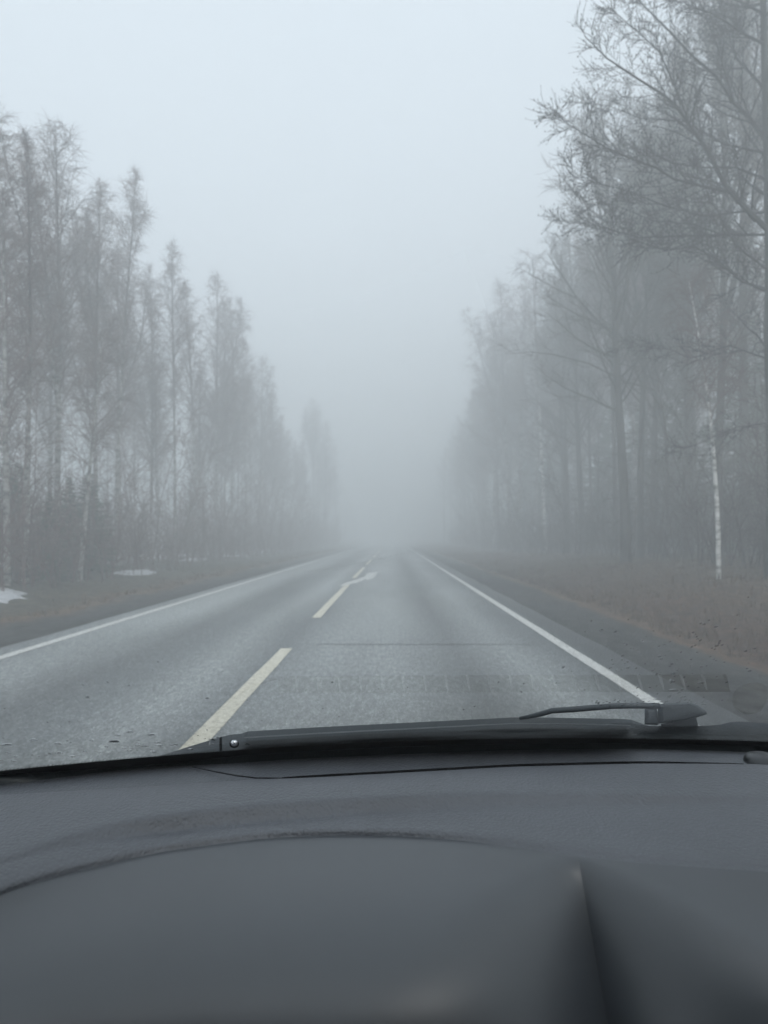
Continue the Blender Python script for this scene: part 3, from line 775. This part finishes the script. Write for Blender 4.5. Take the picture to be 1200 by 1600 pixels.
def curve(c, z):
    y = sm(np.interp(PX, *zip(*c)), 4); zz = np.interp(PX, *zip(*z)) if isinstance(z, list) else np.full(NX, float(z))
    D = -sm(zz, 4) * F / (y - VY); return np.stack([(PX - VX) / F * D, D, -D * (y - VY) / F], 1)
slotF = []; slotN = []
for px in PX:
    q = clampx(px); ym = float(np.interp(q, *zip(*slit_mid)))
    tp = float(np.interp(q, [430, 480, 1000, 1160], [.35, 1, 1, .2])); f = solve_slot(q, ym - 2.2 * tp, 1082); n = solve_slot(q, ym + 1.8 * tp, 1055)
    if px == q: slotF.append((f[0], f[1])); slotN.append((n[0], n[1]))
    else:
        ymx = float(np.interp(px, *zip(*slit_mid))); zf, zn = f[1], n[1]
        slotF.append((-zf * F / (ymx - .5 - VY), zf)); slotN.append((-zn * F / (ymx + .5 - VY), zn))
slotF = np.array(slotF); slotN = np.array(slotN)
for a in (slotF, slotN):
    a[:, 0] = sm(a[:, 0], 4); a[:, 1] = sm(a[:, 1], 4)
F3 = np.stack([(PX - VX) / F * slotF[:, 0], slotF[:, 0], slotF[:, 1]], 1)
N3 = np.stack([(PX - VX) / F * slotN[:, 0], slotN[:, 0], slotN[:, 1]], 1)
E3 = curve(edge, -.262)
E0 = E3 + np.array([0, .05, -.05])
mid = lambda a, b, t, dz=0: a * (1 - t) + b * t + np.array([0, 0, dz])
A1 = curve(b1t, [(-700, -.245), (0, -.243), (400, -.245), (1200, -.246), (2000, -.25)])
A2 = curve(b1b, [(-700, -.250), (0, -.2445), (120, -.250), (250, -.2565), (400, -.2570), (700, -.2555), (1000, -.2530), (1200, -.2500), (2000, -.254)])
A3 = curve(b2t, [(-700, -.257), (0, -.2515), (200, -.2570), (400, -.2590), (1000, -.2565), (1200, -.2555), (2000, -.262)])
A4 = curve(b2b, [(-700, -.264), (0, -.2555), (200, -.2608), (400, -.2625), (850, -.2605), (1200, -.2580), (2000, -.268)])
def W(a): return [(float(p[0]), float(p[1]), float(p[2]) + EYE) for p in a]
def blend(a, b, n, dz=None):
    """n rows from a (exclusive) to b (inclusive), bulged by dz"""
    return [mid(a, b, i / n, (dz or 0) * math.sin(math.pi * i / n)) for i in range(1, n + 1)]
top_far = [E0, E3 + np.array([0, .012, -.006]), E3] + blend(E3, F3, 5, .0012)
near = [N3] + blend(N3, A1, 10, .0035) + blend(A1, A2, 4, -.0006) + blend(A2, A3, 6, .0012) + blend(A3, A4, 3, -.0004)
in_slot = (PX >= 425) & (PX <= 1162)
mb = MB()
mb.grid([W(r) for r in top_far]); mb.grid([W(r) for r in near])
# bridge the slot outside its ends, and a recess inside it
for rng in (range(0, int(np.argmax(in_slot)) ), range(NX - int(np.argmax(in_slot[::-1])) - 1, NX - 1)):
    idx = list(rng) + [rng[-1] + 1]
    mb.grid([[W(F3)[i] for i in idx], [W(N3)[i] for i in idx]])
i0 = int(np.argmax(in_slot)); i1 = NX - int(np.argmax(in_slot[::-1])) - 1
dashboard = mb.build("dashboard", DASH, car, True)
mb = MB(); idx = list(range(i0, i1 + 1)); dn = np.array([0, 0, -.03])
mb.grid([[W(F3)[i] for i in idx], [W(F3 + dn)[i] for i in idx], [W(N3 + dn)[i] for i in idx], [W(N3)[i] for i in idx]])
for i in (i0, i1): mb.poly([W(F3)[i], W(F3 + dn)[i], W(N3 + dn)[i], W(N3)[i]])
vent = mb.build("defroster_vent", BLACK, dashboard)
FIN = plastic("vent_fin_plastic", (.16, .165, .17), .5)
for px in np.arange(470, 1150, 34.5):
    mb = MB()
    f = np.array([np.interp(px, PX, F3[:, k]) for k in range(3)]); n = np.array([np.interp(px, PX, N3[:, k]) for k in range(3)])
    n = f + (n - f) * .72
    a = [f + np.array([-.0009, 0, -.003]), f + np.array([.0009, 0, -.003]), n + np.array([.0009, 0, -.0045]), n + np.array([-.0009, 0, -.0045])]
    mb.v += [(q[0], q[1], q[2] + EYE) for q in a] + [(q[0], q[1], q[2] + EYE - .014) for q in a]
    for q in ((0, 1, 2, 3), (7, 6, 5, 4), (0, 4, 5, 1), (1, 5, 6, 2), (2, 6, 7, 3), (3, 7, 4, 0)): mb.f.append(q); mb.m.append(0)
    mb.build("vent_fin", FIN, dashboard)
# seam of the vent panel curving up from the left end of the slot
mb = MB(); sp = [(300, 1198), (335, 1205.5), (370, 1212), (400, 1215.5), (444, 1216.2)]
sc_ = []
for px, py in sp:
    z = float(np.interp(py, [1192, 1216], [-.2585, -.2515])); D = -z * F / (py - VY) - .0015; sc_.append(P(px, py, D))
mb.tube(sc_, [.0004, .0007, .0008, .0008, .0008], 6); mb.build("vent_panel_seam", BLACK, dashboard)

# instrument hood: smooth panel below the lip, with a fold added on its right, shaped to give soft shade
rows = []
keys = [A4]
for z, yy in ((-.2635, 45), (-.2665, 100), (-.274, 160), (-.287, 230), (-.306, 310), (-.335, 420), (-.37, 560)):
    y = (sm(np.interp(PX, *zip(*b2b)), 4)) + yy * (1 - .35 * (np.interp(PX, *zip(*b2b)) - 1305) / 260)
    D = -z * F / (y - VY); keys.append(np.stack([(PX - VX) / F * D, D, np.full(NX, z)], 1))
def axis_x(Y): return .150 + .012 * (.622 - Y) / .22      # crease of the added fold that stands in for a soft dark reflection
for i in range(len(keys) - 1):
    rows += ([keys[0]] if i == 0 else []) + blend(keys[i], keys[i + 1], 6)
rows = np.array(rows)
for _ in range(30):
    q = rows.copy(); q[1:-1] = .25 * rows[:-2] + .5 * rows[1:-1] + .25 * rows[2:]; q[:4] = rows[:4]; rows = q
def flank(X, Y):
    u = (.621 - Y) / .22
    if u <= 0: return 0.0
    xf = .148 - .012 * u; k = min(1, u * 2.2) ** 1.3
    v = (xf - X) / (.045 + .215 * u)
    if v >= 1: return 0.0
    if v >= 0:
        f = .24 * u * (1 - v) ** 3.0; lim = .04 + .46 * min(1, u); return -lim * (1 - math.exp(-f / lim))
    g = .24 * 3.0 * u / (.045 + .215 * u)                # slope where the fall begins
    d = X - xf
    f = .24 * u + g * d + 1.5 * k * d * d; lim = .04 + .46 * min(1, u)
    return -lim * (1 - math.exp(-f / lim)) if f > 0 else 0.0
def roll(X, Y):
    u = (.621 - Y) / .22
    if u <= 0: return 0.0
    q = max(0.0, X - AX[0]) / (.014 + .200 * u)
    if q >= 1: return 0.0
    return flank(AX[0], AX[1]) * (1 - q) ** 1.9
AX = [0, 0]; left_rows, right_rows = [], []
for i, rw in enumerate(rows):
    X = rw[:, 0]; yc = float(np.interp(.19, X, rw[:, 1]))
    ax = axis_x(yc); AX[:] = [ax, float(np.interp(ax, X, rw[:, 1]))]
    def at(x, fn):
        y, z = float(np.interp(x, X, rw[:, 1])), float(np.interp(x, X, rw[:, 2]))
        return (x, y, EYE + z + fn(x, y) - .25 * min(1, i / 18) * (x + .04) ** 2)
    end = ax
    left_rows.append([at(end - (end - X[0]) * (1 - k / 110) ** 1.5, flank) for k in range(111)])
    right_rows.append([at(ax + (X[-1] - ax) * (k / 90) ** 1.8, roll) for k in range(91)])
mb = MB(); mb.grid(left_rows); mb.build("instrument_hood", HOOD, dashboard, True)
mb = MB(); mb.grid(right_rows); mb.build("shade_fold_panel", HOOD, dashboard, True)  # right half of the hood surface, dipped along the crease to darken it
# the dashboard's ends towards the doors, mostly outside the picture
for xa, xb_, nm in ((.37, 1.055, "passenger_dash"), (-.615, -.33, "door_side_dash")):
    mb = MB(); prof = [(.0, -.285), (-.06, -.276), (-.2, -.272), (-.35, -.276), (-.43, -.292), (-.46, -.33), (-.46, -.62)]
    mb.grid([[(x, gb(x) + .03 + dy, EYE + z - .10 * max(0, abs(x - XC) - .6)) for x in np.linspace(xa, xb_, 24)] for dy, z in prof])
    mb.build(nm, DASH, dashboard, True)
# light sensor dome at the right end of the vent
c = P(1192, 1192, .862); mb = MB(); rows = []
for s, z in ((1, -.004), (1, .002), (.85, .007), (.5, .010), (.12, .011)):
    rows.append([(c[0] + .019 * s * math.cos(a), c[1] + .026 * s * math.sin(a), c[2] + z) for a in [k * .3927 for k in range(17)]])
mb.grid(rows); mb.poly(rows[-1][:-1]); mb.build("light_sensor", SENSOR, dashboard, True)

# ---- cowl, bonnet
def atY(px, py, Y): return P(px, py, Y)
cow = [(-200, 1215), (0, 1208), (250, 1184), (345, 1168), (380, 1158), (620, 1142), (800, 1135), (985, 1129), (1008, 1134), (1105, 1134), (1122, 1133), (1145, 1127), (1200, 1130), (1400, 1140), (1700, 1170)]
mb = MB(); r1 = []; r2 = []; r3 = []; r4 = []
for px in np.linspace(-200, 1700, 120):
    py = float(np.interp(px, *zip(*cow)))
    X = (px - VX) / F * .95; Yc = gb(X) + .045
    p = atY(px, py, Yc); r1.append((p[0], gb(p[0]) + .006, EYE + ZB - .022)); r2.append((p[0], p[1] - .012, p[2] - .006)); r3.append(p); r4.append((p[0], p[1] + .05, p[2] - .03))
mb.grid([r1, r2, r3, r4]); mb.build("cowl", COWL, car, True)
mb = MB(); rows = []
for j, (dy, z) in enumerate(((.09, -.30), (.25, -.315), (.5, -.36), (.75, -.44), (.95, -.56), (1.0, -.75))):
    rows.append([(x, gb(x) + dy - .10 * (x - XC) ** 2, EYE + z - .05 * (x - XC) ** 2) for x in np.linspace(-.68, 1.12, 31)])
mb.grid(rows); mb.build("bonnet", PAINT, car, True)

# ---- driver's wiper lying along the glass foot
def strip3(topc, botc, off, depth, name, m, parent, lean=0.0):
    """a solid strip between two photographed edges, lying on the outside of the glass"""
    xs_ = np.linspace(topc[0][0], topc[-1][0], 90); mb = MB(); rows = [[], [], [], [], []]
    for px in xs_:
        a = hit(px, float(np.interp(px, *zip(*topc))), off + lean); b = hit(px, float(np.interp(px, *zip(*botc))), off)
        n = (0, depth, -depth * .32)
        m1 = tuple((a[k] + b[k]) / 2 for k in range(3))
        rows[0].append(a); rows[1].append((m1[0], m1[1] - depth * .2, m1[2] + .001)); rows[2].append(b)
        rows[3].append(tuple(b[k] + n[k] for k in range(3))); rows[4].append(tuple(a[k] + n[k] * .7 for k in range(3)))
    mb.grid(rows + [rows[0]])
    for e_ in (0, -1): mb.poly([r[e_] for r in rows])
    return mb.build(name, m, parent, False)
wt = [(250, 1181), (300, 1165), (345, 1151.5), (362, 1147.5), (378, 1146.5), (382, 1143), (500, 1136), (620, 1130), (700, 1126), (800, 1121), (850, 1121), (960, 1123), (985, 1124), (1004, 1131), (1012, 1134)]
wb = [(250, 1186), (300, 1182), (345, 1180), (382, 1177), (500, 1169), (620, 1162), (800, 1157), (985, 1155), (1012, 1156)]
wiper = strip3(wt, wb, .004, .012, "wiper", BLADE, car, .030)
strip3([(px, py + 9) for px, py in wt[5:-2]], [(px, py + 10.2) for px, py in wt[5:-2]], .0015, .003, "wiper_blade", RUBBER, wiper, .020)
strip3([(343.0, 1152.5), (346.0, 1151.0)], [(343.0, 1173), (346.0, 1173)], .0015, .004, "end_cap_joint", BLACK, wiper)
mb = MB(); c = hit(366, 1161, -.001)
for r_, z in ():
    pass
rows = []
for s, z in ((1, 0), (.85, .6), (.45, .95), (.1, 1.0)):
    rows.append([(c[0] + .0042 * s * math.cos(a), c[1] - .0035 * z, c[2] + .0038 * s * math.sin(a)) for a in [k * .5236 for k in range(13)]])
mb.grid(rows); mb.poly(rows[-1][:-1]); mb.build("screw", CHROME, wiper, True)
mb = MB(); c = hit(366, 1162, .0005); rows = []
for s in (.6, 1.0):
    rows.append([(c[0] + .0056 * s * math.cos(a), c[1], c[2] + .0052 * s * math.sin(a)) for a in [k * .5236 for k in range(13)]])
mb.grid(rows); mb.poly(rows[0][:-1]); mb.build("screw_recess", BLACK, wiper)

# ---- passenger wiper: thin arm and its pivot cover
mb = MB()
top = [(812, 1120), (825, 1117.5), (845, 1113), (862, 1108), (900, 1105.5), (930, 1103), (960, 1100.5), (1000, 1100), (1030, 1100.5)]
pts = []
for px, py in top:
    q = hit(px, py + 2.5, .012); pts.append(q)
mb.tube(pts, [.0020, .0024, .0030, .0032, .0034, .0034, .0033, .0034, .0034], 8, cap=True)
arm = mb.build("wiper_arm", RUBBER, car, True)
tag(arm, "thin bent wiper arm")
def solid(outline, Y, depth, name, m, parent, bulge=0.0, inset=.8):
    """an outline of real size at one distance, given thickness and a rounded near face"""
    cx = sum(p[0] for p in outline) / len(outline); cyy = sum(p[1] for p in outline) / len(outline); mb = MB()
    rr_ = []
    for s, dy in ((1.0, depth), (1.0, .003), (.96, 0), (inset, -bulge), (inset * .5, -bulge * 1.25)):
        rr_.append([P(cx + (x - cx) * s, cyy + (y - cyy) * s, Y + dy) for x, y in outline + outline[:1]])
    mb.grid(rr_); mb.poly(rr_[-1][:-1]); mb.poly(rr_[0][:-1][::-1])
    return mb.build(name, m, parent, False)
Yc = gb(.35) + .02
solid([(1027, 1103), (1031, 1100), (1040, 1099), (1055, 1098), (1070, 1097.3), (1080, 1098), (1088, 1100.5), (1095, 1104.5), (1101, 1109), (1104.5, 1113), (1104, 1116), (1097, 1118.5), (1086, 1121.5), (1072, 1125), (1058, 1127.5), (1043, 1129.5), (1029, 1130.5)], Yc, .03, "pivot_cover", WARM, arm, .003, .80)
solid([(1007, 1107), (1015, 1104), (1026, 1104), (1029, 1130), (1028, 1133), (1007, 1132)], Yc + .002, .02, "arm_bracket", RUBBER, arm, .002)
solid([(1033, 1131), (1060, 1127), (1083, 1121), (1088, 1122), (1091, 1134), (1075, 1136), (1033, 1136)], Yc + .012, .03, "pivot_base", COWL, arm, .001)

# ---- cabin around the eye: roof, pillars, doors, back wall and a driver's seat back
mb = MB(); x0, x1 = -.62, 1.06
zr = EYE + .245
mb.grid([[(x, y, zr - .06 * ((x - XC) / .85) ** 2 - (.045 if y > 0 else 0)) for x in np.linspace(x0, x1, 15)] for y in (.19, 0, -.4, -.9, -1.5, -2.0)])
mb.build("roof", LINER, car, True)
mb = MB()
for x in (x0, x1):
    s = -1 if x == x0 else 1
    mb.grid([[(x, y, .45) for y in (-2.0, -.5, .9)], [(x, y, 1.0) for y in (-2.0, -.5, .9)]])      # door skins below the window line
    mb.tube([(x, gb(x) + .02, EYE + ZB), (x + s * -.04, .45, EYE + .03), (x + s * -.12, .08, zr - .05)], [.035, .035, .035], 8)
    mb.tube([(x, -.35, .9), (x + s * -.10, -.45, zr - .05)], [.06, .05], 8)
mb.grid([[(x, -2.0, .4), (x, -2.0, zr)] for x in (x0, x1)])
for x in (x0 + .02, x1 - .02): mb.grid([[(x, y, .99) for y in (-2.0, -.45)], [(x, y, zr - .06) for y in (-2.0, -.45)]])  # blank panels added where rear windows would be, to cut the side light
mb.grid([[(x, y, .42) for x in (x0, x1)] for y in (-2.0, .9)])
mb.grid([[(x, .86 if z < 1 else gb(x) - .0, z) for x in np.linspace(x0, x1, 12)] for z in (.42, .98)])
mb.build("cabin_shell", LINER, car)
# the cabin floor shuts the light from below

# ------------------------------------------------------------------ haze
mb = MB(); mb.box(-401, 401, -121, 401, -3, 31)
hz = mb.build("haze", mat("tmp", (1, 1, 1))[0], kind="stuff")
m = bpy.data.materials.new("fog"); m.use_nodes = True; t = m.node_tree; t.nodes.clear()
o = t.nodes.new("ShaderNodeOutputMaterial"); v = t.nodes.new("ShaderNodeVolumePrincipled")
v.inputs["Color"].default_value = (.945, .972, .984, 1); v.inputs["Density"].default_value = FOG; v.inputs["Anisotropy"].default_value = 0.2
t.links.new(v.outputs[0], o.inputs["Volume"]); hz.data.materials.clear(); hz.data.materials.append(m)
